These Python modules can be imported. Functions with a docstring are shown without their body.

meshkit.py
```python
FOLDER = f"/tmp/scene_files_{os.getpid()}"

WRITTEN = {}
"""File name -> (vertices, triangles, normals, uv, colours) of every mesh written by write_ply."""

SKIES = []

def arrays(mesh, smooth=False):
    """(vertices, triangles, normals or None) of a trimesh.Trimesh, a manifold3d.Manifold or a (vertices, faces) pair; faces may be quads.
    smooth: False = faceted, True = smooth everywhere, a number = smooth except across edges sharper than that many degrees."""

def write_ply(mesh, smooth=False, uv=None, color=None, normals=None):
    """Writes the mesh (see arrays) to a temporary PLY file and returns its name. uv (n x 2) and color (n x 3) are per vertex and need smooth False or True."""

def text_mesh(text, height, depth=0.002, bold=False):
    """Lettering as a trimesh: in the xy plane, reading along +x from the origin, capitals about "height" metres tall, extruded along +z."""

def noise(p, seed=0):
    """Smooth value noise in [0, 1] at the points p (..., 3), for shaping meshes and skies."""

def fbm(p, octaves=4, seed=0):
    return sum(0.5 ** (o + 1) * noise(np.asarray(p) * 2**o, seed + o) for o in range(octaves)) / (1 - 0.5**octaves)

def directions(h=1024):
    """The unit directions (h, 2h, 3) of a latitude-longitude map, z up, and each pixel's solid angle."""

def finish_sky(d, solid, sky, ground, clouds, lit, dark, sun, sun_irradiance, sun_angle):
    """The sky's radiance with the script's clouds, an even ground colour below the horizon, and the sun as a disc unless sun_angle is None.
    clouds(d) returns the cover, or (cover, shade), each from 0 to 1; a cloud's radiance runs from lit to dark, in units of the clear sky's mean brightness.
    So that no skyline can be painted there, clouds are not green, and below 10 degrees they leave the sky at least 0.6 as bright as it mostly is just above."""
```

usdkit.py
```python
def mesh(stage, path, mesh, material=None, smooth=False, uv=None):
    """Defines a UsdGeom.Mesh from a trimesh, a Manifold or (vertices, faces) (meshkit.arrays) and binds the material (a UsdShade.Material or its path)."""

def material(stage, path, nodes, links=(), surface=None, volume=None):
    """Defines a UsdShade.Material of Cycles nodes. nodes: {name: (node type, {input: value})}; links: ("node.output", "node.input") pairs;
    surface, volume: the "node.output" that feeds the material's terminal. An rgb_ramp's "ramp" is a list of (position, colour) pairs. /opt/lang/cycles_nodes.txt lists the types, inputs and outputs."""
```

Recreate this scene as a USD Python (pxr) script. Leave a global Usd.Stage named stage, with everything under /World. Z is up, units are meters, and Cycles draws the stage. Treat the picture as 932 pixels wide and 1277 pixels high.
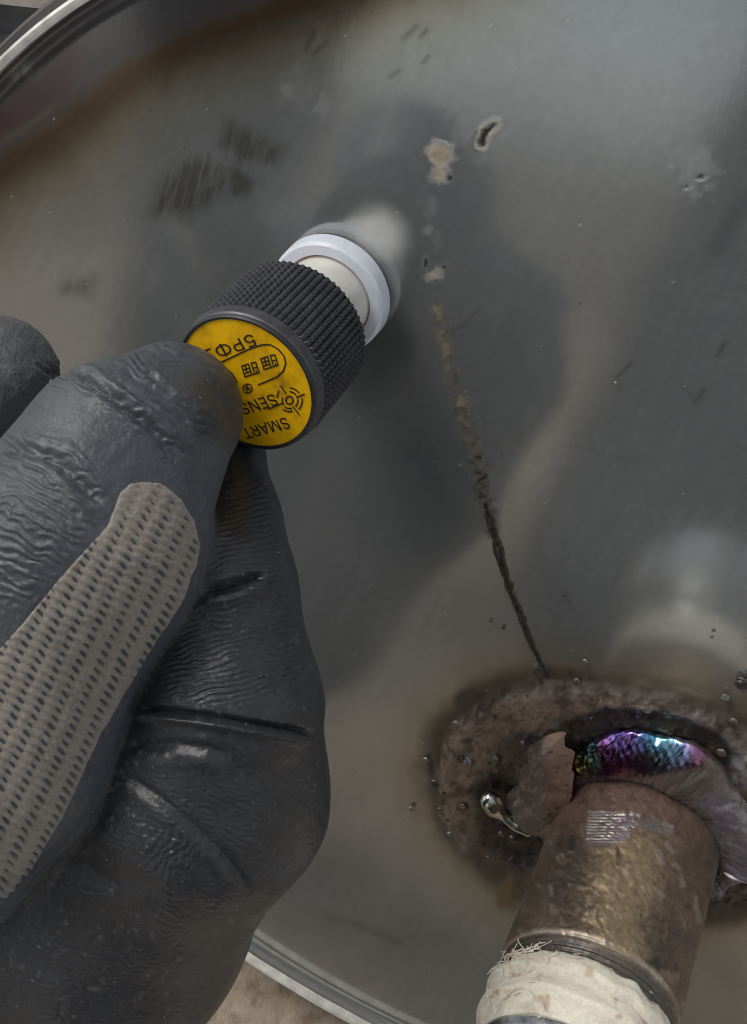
import math, numpy as np, trimesh, usdkit, meshkit
from pxr import Usd, UsdGeom, UsdLux, UsdShade, Gf, Sdf, Vt
from shapely.geometry import LineString, Polygon, Point
from shapely import affinity, union_all
stage = Usd.Stage.CreateInMemory()
UsdGeom.SetStageUpAxis(stage, 'Z'); UsdGeom.SetStageMetersPerUnit(stage, 1.0)
UsdGeom.Xform.Define(stage, '/World'); UsdGeom.Scope.Define(stage, '/World/Looks')
rng = np.random.default_rng(7)

# ---------------------------------------------------------------- camera, sky, sun
# The steel dish face is the plane y = 0, the viewer stands on its -y side, z is up; the probe touches it near the origin.
F = 1550.0                                            # focal length in pixels of a 932 px wide picture
yw = np.array([840.0, 1220.0, F]); yw /= np.linalg.norm(yw)
zw = np.array([0, F, -1220.0]); zw /= np.linalg.norm(zw)
xw = -np.cross(yw, zw)
R = np.array([xw, yw, zw])
ray = lambda px, py: np.stack([(np.asarray(px, float) - 466) / F, (638.5 - np.asarray(py, float)) / F, np.ones_like(np.asarray(px, float))], -1)
D = 0.217 * float(ray(455, 320) @ yw)
O = R @ (ray(455, 320) * (D / float(ray(455, 320) @ yw)))
CAM = -O
LEAN = math.radians(22)                               # the dish leans back: everything below is laid out in its own frame and turned by Q into the world
Q = np.array([[1, 0, 0], [0, math.cos(LEAN), math.sin(LEAN)], [0, -math.sin(LEAN), math.cos(LEAN)]])
def at(px, py, y=0.0):                                # the point seen at a pixel of the photograph, at the world depth y
    r = ray(px, py); t = (D + y) / (r @ yw)
    return (r * t[..., None] if np.ndim(t) else r * t) @ R.T - O
def on_ground(px, py, z):
    r = Q @ (R @ ray(px, py)); c = Q @ CAM; return c + r * ((z - c[2]) / r[2])
def proj(p):
    c = (np.asarray(p) + O) @ R
    return 466 + c[..., 0] / c[..., 2] * F, 638.5 - c[..., 1] / c[..., 2] * F
cam = UsdGeom.Camera.Define(stage, '/World/camera')
m = np.eye(4); m[0, :3] = Q @ R[:, 0]; m[1, :3] = Q @ R[:, 1]; m[2, :3] = -Q @ R[:, 2]; m[3, :3] = Q @ CAM
cam.AddTransformOp().Set(Gf.Matrix4d(m.tolist()))
cam.CreateHorizontalApertureAttr(24.0); cam.CreateVerticalApertureAttr(24.0 * 1277 / 932)
cam.CreateFocalLengthAttr(24.0 * F / 932); cam.CreateClippingRangeAttr(Gf.Vec2f(0.01, 1000))
cam.CreateExposureAttr(EXPOSURE := 0.56)

SUN = np.array([-0.45, 0.10, 0.9]); SUN /= np.linalg.norm(SUN)
elev, rot = math.asin(SUN[2]), math.atan2(SUN[0], SUN[1])
dome = UsdLux.DomeLight.Define(stage, '/World/sky')
sky = usdkit.material(stage, '/World/Looks/overcast_sky', {
    's': ('sky_texture', {'sky_type': 'single_scattering', 'sun_disc': False, 'sun_elevation': elev, 'sun_rotation': rot, 'altitude': 100.0, 'air_density': 1.0, 'aerosol_density': 2.0}),
    'h': ('hsv', {'saturation': 0.22, 'hue': 0.5, 'value': 1.0, 'fac': 1.0}),
    'b': ('background_shader', {'strength': 0.1})}, [('s.color', 'h.color'), ('h.color', 'b.color')], surface='b.background')
UsdShade.MaterialBindingAPI.Apply(dome.GetPrim()).Bind(sky)
dome.GetPrim().SetCustomDataByKey('kind', 'structure')
sun = UsdLux.DistantLight.Define(stage, '/World/sun')
sun.CreateIntensityAttr(0.3); sun.CreateAngleAttr(25.0); sun.CreateNormalizeAttr(True) if hasattr(sun, 'CreateNormalizeAttr') else None
sun.CreateColorAttr(Gf.Vec3f(1.0, 0.95, 0.88))
zz = SUN; xx = np.cross([0, 0, 1], zz); xx /= np.linalg.norm(xx); yy = np.cross(zz, xx)
m = np.eye(4); m[0, :3] = xx; m[1, :3] = yy; m[2, :3] = zz
sun.AddTransformOp().Set(Gf.Matrix4d(m.tolist()))

# ---------------------------------------------------------------- helpers
used = {}
def path_for(name, parent=None):
    base = (str(parent.GetPath()) if parent else '/World') + '/' + name
    k = used.get(base, 0); used[base] = k + 1
    return base if k == 0 else f'{base}_{k:03d}'
def tag(p, label=None, cat=None, group=None, kind=None):
    for k, v in (('label', label), ('category', cat), ('group', group), ('kind', kind)):
        if v: p.SetCustomDataByKey(k, v)
    return p
def thing(name, label, cat, group=None, loc=(0, 0, 0), turn=True):
    m = np.eye(4); m[:3, :3] = Q.T if turn else np.eye(3); m[3, :3] = Q @ np.array(loc, float) if turn else loc
    x = UsdGeom.Xform.Define(stage, path_for(name)); x.AddTransformOp().Set(Gf.Matrix4d(m.tolist()))
    p = tag(x.GetPrim(), label, cat, group); ORIGIN[str(p.GetPath())] = np.array(loc, float)
    return p
ORIGIN = {}
def origin_of(p):
    while p and str(p.GetPath()) not in ORIGIN: p = p.GetParent()
    return ORIGIN.get(str(p.GetPath()), np.zeros(3)) if p else np.zeros(3)
def obj(name, mesh, mat, parent=None, smooth=False, paint=None, rough=None, metal=None, label=None):
    """One Mesh prim given in world coordinates; paint / rough / metal are per vertex (smooth must then be True or False)."""
    v, f, n = meshkit.arrays(mesh, smooth)
    v = v - origin_of(parent) if parent else v
    p = usdkit.mesh(stage, path_for(name, parent), (v, f), mat, smooth=False)
    if n is not None:
        p.CreateNormalsAttr(Vt.Vec3fArray.FromNumpy(n.astype(np.float32))); p.SetNormalsInterpolation('vertex')
    api = UsdGeom.PrimvarsAPI(p)
    if paint is not None: api.CreatePrimvar('paint', Sdf.ValueTypeNames.Color3fArray, 'vertex').Set(Vt.Vec3fArray.FromNumpy(np.clip(paint, 0, 1).astype(np.float32)))
    surf = None
    if rough is not None or metal is not None:
        k = len(v); surf = np.stack([np.broadcast_to(0.5 if rough is None else rough, k), np.broadcast_to(0.0 if metal is None else metal, k), np.zeros(k)], 1)
        api.CreatePrimvar('surf', Sdf.ValueTypeNames.Color3fArray, 'vertex').Set(Vt.Vec3fArray.FromNumpy(np.clip(surf, 0, 1).astype(np.float32)))
    if label: tag(p.GetPrim(), label)
    return p.GetPrim()

def mat(name, color=(.5, .5, .5), rough=.5, metal=0., spec=.5, scale=300., vary=.15, bump=.0, bscale=800., bdist=.0002, extra=None, rvary=.1):
    """A principled material whose colour and roughness wander with noise."""
    c = np.array(color, float)
    nodes = {'g': ('geometry', {}), 'n': ('noise_texture', {'scale': scale, 'detail': 5.0, 'roughness': .6}),
             'r': ('rgb_ramp', {'ramp': [(.25, c * (1 - vary)), (.75, np.minimum(c * (1 + vary), 1))]}),
             'q': ('map_range', {'from_min': .3, 'from_max': .7, 'to_min': rough - rvary, 'to_max': rough + rvary}),
             'p': ('principled_bsdf', {'metallic': metal, 'specular_ior_level': spec, **(extra or {})})}
    links = [('g.position', 'n.vector'), ('n.fac', 'r.fac'), ('n.fac', 'q.value'), ('r.color', 'p.base_color'), ('q.result', 'p.roughness')]
    if bump:
        nodes['bn'] = ('noise_texture', {'scale': bscale, 'detail': 4.0, 'roughness': .6}); nodes['b'] = ('bump', {'strength': bump, 'distance': bdist})
        links += [('g.position', 'bn.vector'), ('bn.fac', 'b.height'), ('b.normal', 'p.normal')]
    return usdkit.material(stage, '/World/Looks/' + name, nodes, links, surface='p.BSDF')
def painted(name, bump=.1, bscale=800., bdist=.0002, spec=.5, extra=None, stretch=(1, 1, 1), grain=.12, gscale=900.):
    """Colour from the mesh's own paint, roughness and metal share from its surf."""
    nodes = {'g': ('geometry', {}), 'a': ('attribute', {'attribute': 'paint'}), 's': ('attribute', {'attribute': 'surf'}), 'x': ('separate_color', {}),
             'mp': ('mapping', {'scale': stretch}), 'bn': ('noise_texture', {'scale': bscale, 'detail': 4.0, 'roughness': .6}), 'b': ('bump', {'strength': bump, 'distance': bdist}),
             'gn': ('noise_texture', {'scale': gscale, 'detail': 4.0, 'roughness': .65}), 'gr': ('map_range', {'from_min': .3, 'from_max': .7, 'to_min': 1 - grain, 'to_max': 1 + grain}),
             'mx': ('vector_math', {'math_type': 'scale'}),
             'p': ('principled_bsdf', {'specular_ior_level': spec, **(extra or {})})}
    links = [('g.position', 'mp.vector'), ('mp.vector', 'bn.vector'), ('bn.fac', 'b.height'), ('b.normal', 'p.normal'), ('g.position', 'gn.vector'), ('gn.fac', 'gr.value'),
             ('a.vector', 'mx.vector1'), ('gr.result', 'mx.scale'), ('mx.vector', 'p.base_color'), ('s.color', 'x.color'), ('x.r', 'p.roughness'), ('x.g', 'p.metallic')]
    return usdkit.material(stage, '/World/Looks/' + name, nodes, links, surface='p.BSDF')

def ss(a, b, x): t = np.clip((x - a) / (b - a), 0, 1); return t * t * (3 - 2 * t)
def seg_dist(X, Y, pts):
    """Distance to a polyline and the way along it (0..1)."""
    best, along = np.full(X.shape, 1e9), np.zeros(X.shape)
    pts = np.array(pts, float); L = np.r_[0, np.cumsum(np.linalg.norm(np.diff(pts, axis=0), axis=1))]
    for i in range(len(pts) - 1):
        a, d = pts[i], pts[i + 1] - pts[i]
        t = np.clip(((X - a[0]) * d[0] + (Y - a[1]) * d[1]) / (d @ d), 0, 1)
        q = np.hypot(X - a[0] - t * d[0], Y - a[1] - t * d[1]); k = q < best
        best[k] = q[k]; along[k] = ((L[i] + t * (L[i + 1] - L[i])) / L[-1])[k]
    return best, along
def poly_in(X, Y, pts):
    """Signed distance to a polygon, positive inside."""
    d, _ = seg_dist(X, Y, list(pts) + [pts[0]])
    inside = np.zeros(X.shape, bool); pts = np.array(pts, float)
    for (x0, y0), (x1, y1) in zip(pts, np.roll(pts, -1, 0)):
        c = (y0 > Y) != (y1 > Y)
        inside ^= c & (X < (x1 - x0) * (Y - y0) / ((y1 - y0) or 1e-9) + x0)
    return np.where(inside, d, -d)
def n2(X, Y, s, seed=0, o=4): return meshkit.fbm(np.stack([X / s, Y / s, np.full(X.shape, seed * 7.3)], -1), o, seed)
def lerp(c, new, w): return c * (1 - w[:, None]) + np.asarray(new) * w[:, None]
def revolve_y(prof, center, n=96, a0=0, a1=2 * math.pi):
    """prof: (radius, y) pairs, revolved about the axis through center parallel to y. Returns (vertices, faces, angle)."""
    prof = np.array(prof, float); closed = abs(a1 - a0 - 2 * math.pi) < 1e-6
    A = np.linspace(a0, a1, n, endpoint=not closed)
    v = np.stack([center[0] + prof[:, 0][:, None] * np.cos(A), np.broadcast_to(prof[:, 1][:, None], (len(prof), n)), center[1] + prof[:, 0][:, None] * np.sin(A)], -1).reshape(-1, 3)
    f = []; k = len(prof)
    I, J = np.meshgrid(np.arange(k - 1), np.arange(n if closed else n - 1), indexing='ij'); J2 = (J + 1) % n
    q = np.stack([I * n + J, I * n + J2, (I + 1) * n + J2, (I + 1) * n + J], -1).reshape(-1, 4)
    return v, q
def tube(pts, r, n=6):
    pts = np.array(pts, float); r = np.broadcast_to(np.asarray(r, float), len(pts)); T = np.gradient(pts, axis=0); T /= np.linalg.norm(T, axis=1, keepdims=True) + 1e-12
    up = np.array([.3, .5, .81]); U = np.cross(T, up); U /= np.linalg.norm(U, axis=1, keepdims=True) + 1e-12; V = np.cross(T, U)
    A = np.arange(n) * 2 * math.pi / n
    v = (pts[:, None] + r[:, None, None] * (U[:, None] * np.cos(A)[None, :, None] + V[:, None] * np.sin(A)[None, :, None])).reshape(-1, 3)
    I, J = np.meshgrid(np.arange(len(pts) - 1), np.arange(n), indexing='ij'); J2 = (J + 1) % n
    q = np.stack([I * n + J, I * n + J2, (I + 1) * n + J2, (I + 1) * n + J], -1).reshape(-1, 4)
    f = np.vstack([q[:, [0, 1, 2]], q[:, [0, 2, 3]]])
    c0, c1 = len(v), len(v) + 1; v = np.vstack([v, pts[:1], pts[-1:]]); e = (len(pts) - 1) * n
    f = np.vstack([f, [[c0, (j + 1) % n, j] for j in range(n)], [[c1, e + j, e + (j + 1) % n] for j in range(n)]])
    return trimesh.Trimesh(v, f, process=False)
def grid_faces(nu, nv, keep=None):
    I, J = np.meshgrid(np.arange(nu - 1), np.arange(nv - 1), indexing='ij'); a = (I * nv + J).ravel()
    q = np.stack([a, a + nv, a + nv + 1, a + 1], -1)
    if keep is not None: q = q[keep[q].all(1)]
    f = np.vstack([q[:, [0, 1, 2]], q[:, [0, 2, 3]]])
    return f
def compact(v, f, *attrs):
    u, inv = np.unique(f, return_inverse=True)
    return (v[u], inv.reshape(f.shape)) + tuple(a[u] for a in attrs)

# ---------------------------------------------------------------- ground and far steel
GZ = -0.245
gx = np.r_[-30, -8, -3, -1.2, np.arange(-.6, .61, .02), 1.2, 3, 8, 30]
GX, GY = np.meshgrid(gx, gx, indexing='ij')
gh = (meshkit.fbm(np.stack([GX * 18, GY * 18, GX * 0], -1), 4, 3) - .5) * .006 * (np.hypot(GX, GY) < 2)
gv = np.stack([GX, GY, GZ + gh], -1).reshape(-1, 3)
ground_mat = usdkit.material(stage, '/World/Looks/ground_concrete', {
    'g': ('geometry', {}), 'n': ('noise_texture', {'scale': 26., 'detail': 8., 'roughness': .65}), 'v': ('voronoi_texture', {'scale': 140., 'randomness': 1.0}),
    'n2': ('noise_texture', {'scale': 160., 'detail': 5., 'roughness': .7}),
    'r': ('rgb_ramp', {'ramp': [(.25, (.15, .115, .085)), (.45, (.27, .22, .165)), (.6, (.33, .28, .21)), (.8, (.42, .36, .29))]}),
    'r2': ('rgb_ramp', {'ramp': [(.35, (.62, .50, .42)), (.5, (1, 1, 1)), (.68, (1.25, 1.2, 1.1))]}),
    'm': ('mix_color', {'blend_type': 'multiply', 'fac': .8, 'use_clamp': False}),
    'b': ('bump', {'strength': .7, 'distance': .002}), 'p': ('principled_bsdf', {'roughness': .9}), 'ln': ('vector_math', {'math_type': 'length'}), 'fn': ('noise_texture', {'scale': 2.5, 'detail': 4.}), 'fa': ('math', {'math_type': 'add'}), 'fm': ('map_range', {'from_min': 1.6, 'from_max': 2.6, 'to_min': 1., 'to_max': .38, 'clamp': True}), 'fs': ('vector_math', {'math_type': 'scale'})},
    [('g.position', 'n.vector'), ('g.position', 'v.vector'), ('g.position', 'n2.vector'), ('n.fac', 'r.fac'), ('n2.fac', 'r2.fac'), ('r.color', 'm.a'), ('r2.color', 'm.b'), ('g.position', 'ln.vector1'), ('g.position', 'fn.vector'), ('ln.value', 'fa.value1'), ('fn.fac', 'fa.value2'), ('fa.value', 'fm.value'), ('m.result', 'fs.vector1'), ('fm.result', 'fs.scale'), ('fs.vector', 'p.base_color'), ('n2.fac', 'b.height'), ('b.normal', 'p.normal')], surface='p.BSDF')
tag(obj('ground', (gv, grid_faces(len(gx), len(gx))[:, ::-1]), ground_mat, smooth=True), kind='structure')

steel_light = mat('pale_channel_steel', (.50, .50, .49), .42, .7, vary=.2, scale=60, bump=.2)
steel_dark = mat('dark_channel_steel', (.10, .10, .10), .6, .3, vary=.35, scale=90, bump=.3)  # web of the channel, coloured darker than its flanges
steel_lav = mat('grey_channel_steel', (.30, .30, .33), .5, .3, vary=.25, scale=80, bump=.3)
A, B = on_ground(-260, 30, GZ), on_ground(260, 92, GZ)
d = (B - A) / np.linalg.norm(B - A); nrm = np.array([-d[1], d[0], 0])
def bar(y0, y1, z0, z1):
    b = trimesh.creation.box([np.linalg.norm(B - A), y1 - y0, z1 - z0]); b.apply_translation([np.linalg.norm(B - A) / 2, (y0 + y1) / 2, (z0 + z1) / 2 + GZ])
    v = b.vertices; b.vertices = np.c_[A[0] + v[:, 0] * d[0] + v[:, 1] * nrm[0], A[1] + v[:, 0] * d[1] + v[:, 1] * nrm[1], v[:, 2]]
    return b
ch = thing('steel_channel', 'grey steel channel bar lying on the ground beyond the dish rim', 'steel bar', loc=A, turn=False)
obj('web', bar(.004, .009, .008, .046), steel_dark, ch); obj('flange', bar(-.022, .0095, .001, .0075), steel_lav, ch); obj('flange', bar(-.020, .040, .0465, .053), steel_light, ch)

# ---------------------------------------------------------------- the steel dish with its pipe stub
CX, CZ, RR, HH, RF = 0.02965, -0.0946, 0.15440, 0.0042, 0.0040
S0 = RR - RF; S1 = S0 + RF * math.pi / 2; S2 = S1 + (HH - RF)
CP = at(795, 1041); CPX, CPZ = CP[0], CP[2]; PR = 0.0182
dish = thing('steel_dish', 'grey steel dished tank end with a welded pipe stub and heat stains', 'tank end', loc=(CX, 0, CZ - RR))
plate_mat = painted('worn_stainless_plate', bump=.022, bscale=1100., bdist=.0002, stretch=(1, 1, .10), grain=.05, gscale=700.)

def plate_paint(X, Y):
    """Stains of the plate and the painted ring reflection: X, Y are photograph pixels of its points. Returns colour, roughness, metal share, height (m)."""
    n = len(X); c = np.tile(np.array([.352, .367, .362]), (n, 1)); ro = np.full(n, .115); me = np.full(n, .72); h = np.zeros(n)
    a, b, f4 = n2(X, Y, 160, 1), n2(X, Y, 38, 2), n2(X, Y, 9, 3)
    c *= (1 + .22 * (a - .5) + .12 * (b - .5) + .08 * (f4 - .5))[:, None]; ro += .07 * (b - .5) + .05 * (a - .5)
    c = lerp(c, (.36, .36, .335), ss(620, 1150, Y) * .6)
    # fine rubbed streaks
    st = n2(X * .9 + Y * .45, (Y * .9 - X * .45) * .08, 9, 11); c *= (1 + .10 * (st - .5))[:, None]; ro += .05 * (st - .5)
    # heat tint by the flange
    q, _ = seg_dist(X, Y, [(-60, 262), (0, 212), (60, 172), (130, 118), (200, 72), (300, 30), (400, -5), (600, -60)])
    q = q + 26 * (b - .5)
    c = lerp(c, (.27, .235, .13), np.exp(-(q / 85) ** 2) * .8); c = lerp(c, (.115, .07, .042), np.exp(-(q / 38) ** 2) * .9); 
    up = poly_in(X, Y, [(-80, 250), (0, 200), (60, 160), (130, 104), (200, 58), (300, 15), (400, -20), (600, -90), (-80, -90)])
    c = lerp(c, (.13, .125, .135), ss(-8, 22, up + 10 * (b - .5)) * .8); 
    pu = poly_in(X, Y, [(-30, 205), (0, 182), (50, 150), (96, 112), (108, 70), (96, 48), (70, 55), (40, 95), (-30, 150)])
    c = lerp(c, (.165, .10, .11), ss(-14, 20, pu + 16 * (b - .5)) * (.55 + .45 * ss(.35, .6, a)) * .9); ed = np.exp(-((pu - 3) / 5) ** 2) * (Y > 70); c = lerp(c, (.26, .255, .22), ed * .4 * ss(.3, .6, b))
    sp, _ = seg_dist(X, Y, [(22, 92), (32, 84)]); c = lerp(c, (.35, .35, .30), np.exp(-(sp / 9) ** 2) * ss(.4, .6, f4))
    q, _ = seg_dist(X, Y, [(240, 60), (340, 32), (420, 18), (470, 0)]); c = lerp(c, (.15, .14, .12), np.exp(-(q / 2.2) ** 2) * ss(.35, .6, b) * .7)
    # dark striped marks and short dashes
    for pts, k in (([(188, 268), (200, 228), (228, 200), (262, 192), (300, 208), (322, 226), (312, 240), (270, 246), (240, 268)], 1.),
                   ([(270, 182), (286, 154), (330, 170), (358, 186), (345, 202), (300, 204)], .9), ([(78, 366), (84, 352), (118, 348), (112, 366)], .6)):
        w = poly_in(X, Y, pts) + 26 * (b - .5) + 6; stripe = n2(X * 1.0 + Y * .25, Y * .12, 5, 5)
        w = ss(-10, 20, w) * (.45 + .7 * ss(.2, .75, stripe)) * k; c = lerp(c, (.085, .08, .065), np.clip(w * 1.15, 0, 1) * .85); ro += .15 * w
    for (x0, y0, x1, y1, wd) in ((503, 48, 520, 32, 4), (524, 46, 532, 38, 3), (488, 95, 498, 88, 3), (528, 78, 534, 70, 3), (868, 502, 878, 486, 3), (895, 444, 905, 428, 3), (770, 470, 788, 452, 2), (383, 60, 392, 40, 4), (392, 66, 408, 52, 3)):
        q, t = seg_dist(X, Y, [(x0, y0), (x1, y1)]); c = lerp(c, (.10, .10, .09), np.exp(-(q / wd) ** 2) * (.15 + .7 * f4))
    q, _ = seg_dist(X, Y, [(730, 560), (790, 575), (815, 565)]); c = lerp(c, (.2, .2, .19), np.exp(-(q / 1.6) ** 2) * .2)
    q, _ = seg_dist(X, Y, [(560, 414), (575, 408), (590, 393), (600, 384)]); c = lerp(c, (.12, .115, .10), np.exp(-(q / 2) ** 2) * .35)
    q, _ = seg_dist(X, Y, [(895, 310), (915, 270), (935, 250)]); c = lerp(c, (.2, .2, .2), np.exp(-(q / 14) ** 2) * .5)
    q, _ = seg_dist(X, Y, [(410, 1145), (440, 1152), (500, 1178)]); c = lerp(c, (.2, .18, .15), np.exp(-(q / 5) ** 2) * .4 * ss(.3, .7, b + .2))
    # chalky stains
    for x0, y0, r, k in ((575, 165, 18, .35), (600, 185, 22, .25), (536, 255, 14, .5), (534, 285, 8, .8), (625, 163, 8, .5), (865, 208, 34, .75), (850, 195, 20, .5), (836, 135, 8, .35), (545, 300, 12, .4), (400, 130, 14, .3), (372, 110, 30, .2), (360, 115, 10, .3), (430, 95, 14, .25)):
        q = np.hypot(X - x0, (Y - y0) * .8) + r * 1.6 * (f4 - .5) + r * .9 * (b - .5); w = ss(r * 1.15, r * .2, q) * k * .6
        c = lerp(c, (.42, .43, .42), w); ro += .2 * w; me -= .35 * w
    f2_ = n2(X, Y, 4.5, 27, 3)
    # tan crusts and pits
    for x0, y0, r, k in ((550, 192, 19, 1.), (546, 190, 15, 1.), (549, 217, 15, .9), (546, 340, 11, .7), (538, 345, 9, .6)):
        q = np.hypot(X - x0, Y - y0) + 16 * (f4 - .5) + 9 * (f2_ - .5); w = ss(r * 1.1, r * .4, q) * k
        c = lerp(c, np.array([.40, .33, .235]) * (.55 + .9 * f2_)[:, None], w * (.7 + .5 * (f4 - .3))); ro += .5 * w; me *= 1 - .9 * w; h += .00014 * w * (.2 + f4)
    q, t = seg_dist(X, Y, [(601, 178), (606, 165), (615, 157)]); q += 5 * (f4 - .5); w = ss(11, 8, q) * ss(4.0, 6.5, q); w *= .35 + .65 * ss(.3, .6, f2_); c = lerp(c, (.44, .385, .29), w); me *= 1 - w; h += .00005 * w
    w = ss(5.6, 3.8, q + 2 * t); c = lerp(c, (.03, .025, .02), w); me *= 1 - w; h -= .00025 * w; ro += .4 * w
    for x0, y0, rx, ry in ((561, 222, 4, 5), (531, 327, 3, 9), (554, 333, 4, 4), (874, 220, 6, 3), (541, 384, 4, 3), (536, 380, 2, 3), (857, 232, 4, 3)):
        q = np.hypot((X - x0) / rx, (Y - y0) / ry) + 1.1 * (f2_ - .5); w = ss(1.3, .5, q); c = lerp(c, (.04, .035, .03), w); me *= 1 - w; h -= .0001 * w
    # grime streak running down to the pipe
    q, t = seg_dist(X, Y, [(543, 372), (549, 400), (558, 440), (566, 480), (583, 530), (597, 580), (608, 630), (614, 660)])
    wd = 10 + 5 * np.sin(t * 3.1); w = ss(wd * 1.35, 0, q + 14 * (f4 - .5) + 6 * (n2(X, Y, 22, 28) - .5)) * (.5 + .6 * b)
    f2_ = n2(X, Y, 4.5, 27, 3); w *= .35 + 1.0 * ss(.3, .6, f4 * .5 + f2_ * .5); c = lerp(c, (.13, .11, .08), np.clip(w * 1.0, 0, .85)); me *= 1 - .6 * w; ro += .4 * w
    w2 = w * ss(.50, .64, f4) * ss(.8, .3, t); c = lerp(c, (.38, .32, .23), w2); w2 = w * ss(.50, .66, n2(X, Y, 6, 8)) * (.35 + .65 * ss(.4, .8, t)); c = lerp(c, (.03, .025, .02), w2); h += .00008 * w * (f4 - .3)
    # scorched ring round the pipe
    P = [(528, 960), (545, 900), (590, 858), (660, 838), (760, 843), (860, 862), (932, 892), (1020, 960), (1030, 1080), (960, 1145), (860, 1150), (640, 1128), (592, 1085), (548, 1030)]
    s = poly_in(X, Y, P) + 26 * (b - .5) + 10 * (f4 - .5)
    c = lerp(c, (.30, .26, .18), ss(-70, 0, s) * .7); w = ss(-24, 10, s); c = lerp(c, (.07, .05, .034), w * .94); me *= 1 - .5 * w; ro += .16 * w
    ring = ss(12, 34, s) * ss(96, 56, s + 24 * (b - .5)); bl = ss(760, 900, X); ring *= 1 - .75 * ss(1000, 1060, Y)
    c = lerp(c, np.array([.26, .198, .15]) * (1 - bl[:, None]) + np.array([.27, .275, .285]) * bl[:, None], ring * (.55 + .55 * ss(.3, .65, f4 * .5 + b * .5)) * .95); ro += .12 * ring
    for x0, y0, rx, ry, k in ((590, 873, 22, 16, .8), (655, 930, 26, 20, .9), (610, 985, 24, 22, .8), (800, 905, 105, 24, .92), (640, 1060, 50, 40, .9), (880, 925, 55, 26, .5), (900, 1100, 60, 50, .7)):
        q = np.hypot((X - x0) / rx, (Y - y0) / ry) + .8 * (b - .5); c = lerp(c, (.055, .045, .04), ss(1.25, .6, q) * k)
    rg, t = seg_dist(X, Y, [(585, 1050), (560, 1010), (556, 960), (574, 912), (615, 876), (680, 862), (760, 868), (850, 882), (905, 905), (935, 935), (945, 975)]); rg += 16 * (b - .5)
    w = np.exp(-(rg / 13) ** 2); h += .0014 * w * (.5 + b); ro -= .12 * w; c = lerp(c, (.33, .27, .245), w * .35 * ss(.3, .6, f4 + .1))
    rc = np.maximum(poly_in(X, Y, [(700, 905), (760, 886), (830, 893), (895, 918), (914, 945), (900, 968), (840, 985), (720, 985)]), poly_in(X, Y, [(590, 985), (625, 968), (660, 1000), (690, 1040), (655, 1080), (600, 1040)]))
    w = ss(-10, 6, rc + 10 * (b - .5) + 5 * (f4 - .5)); c = lerp(c, (.028, .023, .02), w * .94); h -= .0010 * w; ro = ro * (1 - w) + .38 * w
    spk = n2(X, Y, 5.5, 21, 2); w = ss(.73, .78, spk) * ss(0, 20, s); c = lerp(c, (.03, .025, .022), w); h -= .0003 * w
    fc_ = n2(X, Y, 13, 29, 4); c = lerp(c, (.06, .045, .035), ss(.52, .66, fc_) * ss(-6, 20, s) * .75); h += ss(0, 60, s) * .0015 * (f4 - .5) + ss(0, 40, s) * .0018 * (fc_ - .5) + ss(20, 90, s) * .0016 * (b - .5)
    for x0, y0, ln in ((636, 1108, 20), (628, 1118, 10)):
        q, _ = seg_dist(X, Y, [(x0, y0 - 14), (x0 - 4, y0 + ln)]); c = lerp(c, (.16, .11, .05), np.exp(-(q / 5) ** 2) * .8)
    # blurred white reflection of the probe ring, painted onto the plate
    q = np.hypot(((X - 474) * .8 + (Y - 290) * .6) / 46, ((Y - 290) * .8 - (X - 474) * .6) / 38) + .35 * (b - .5) + .12 * (a - .5); w = ss(1.15, .25, q) * .8
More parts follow.
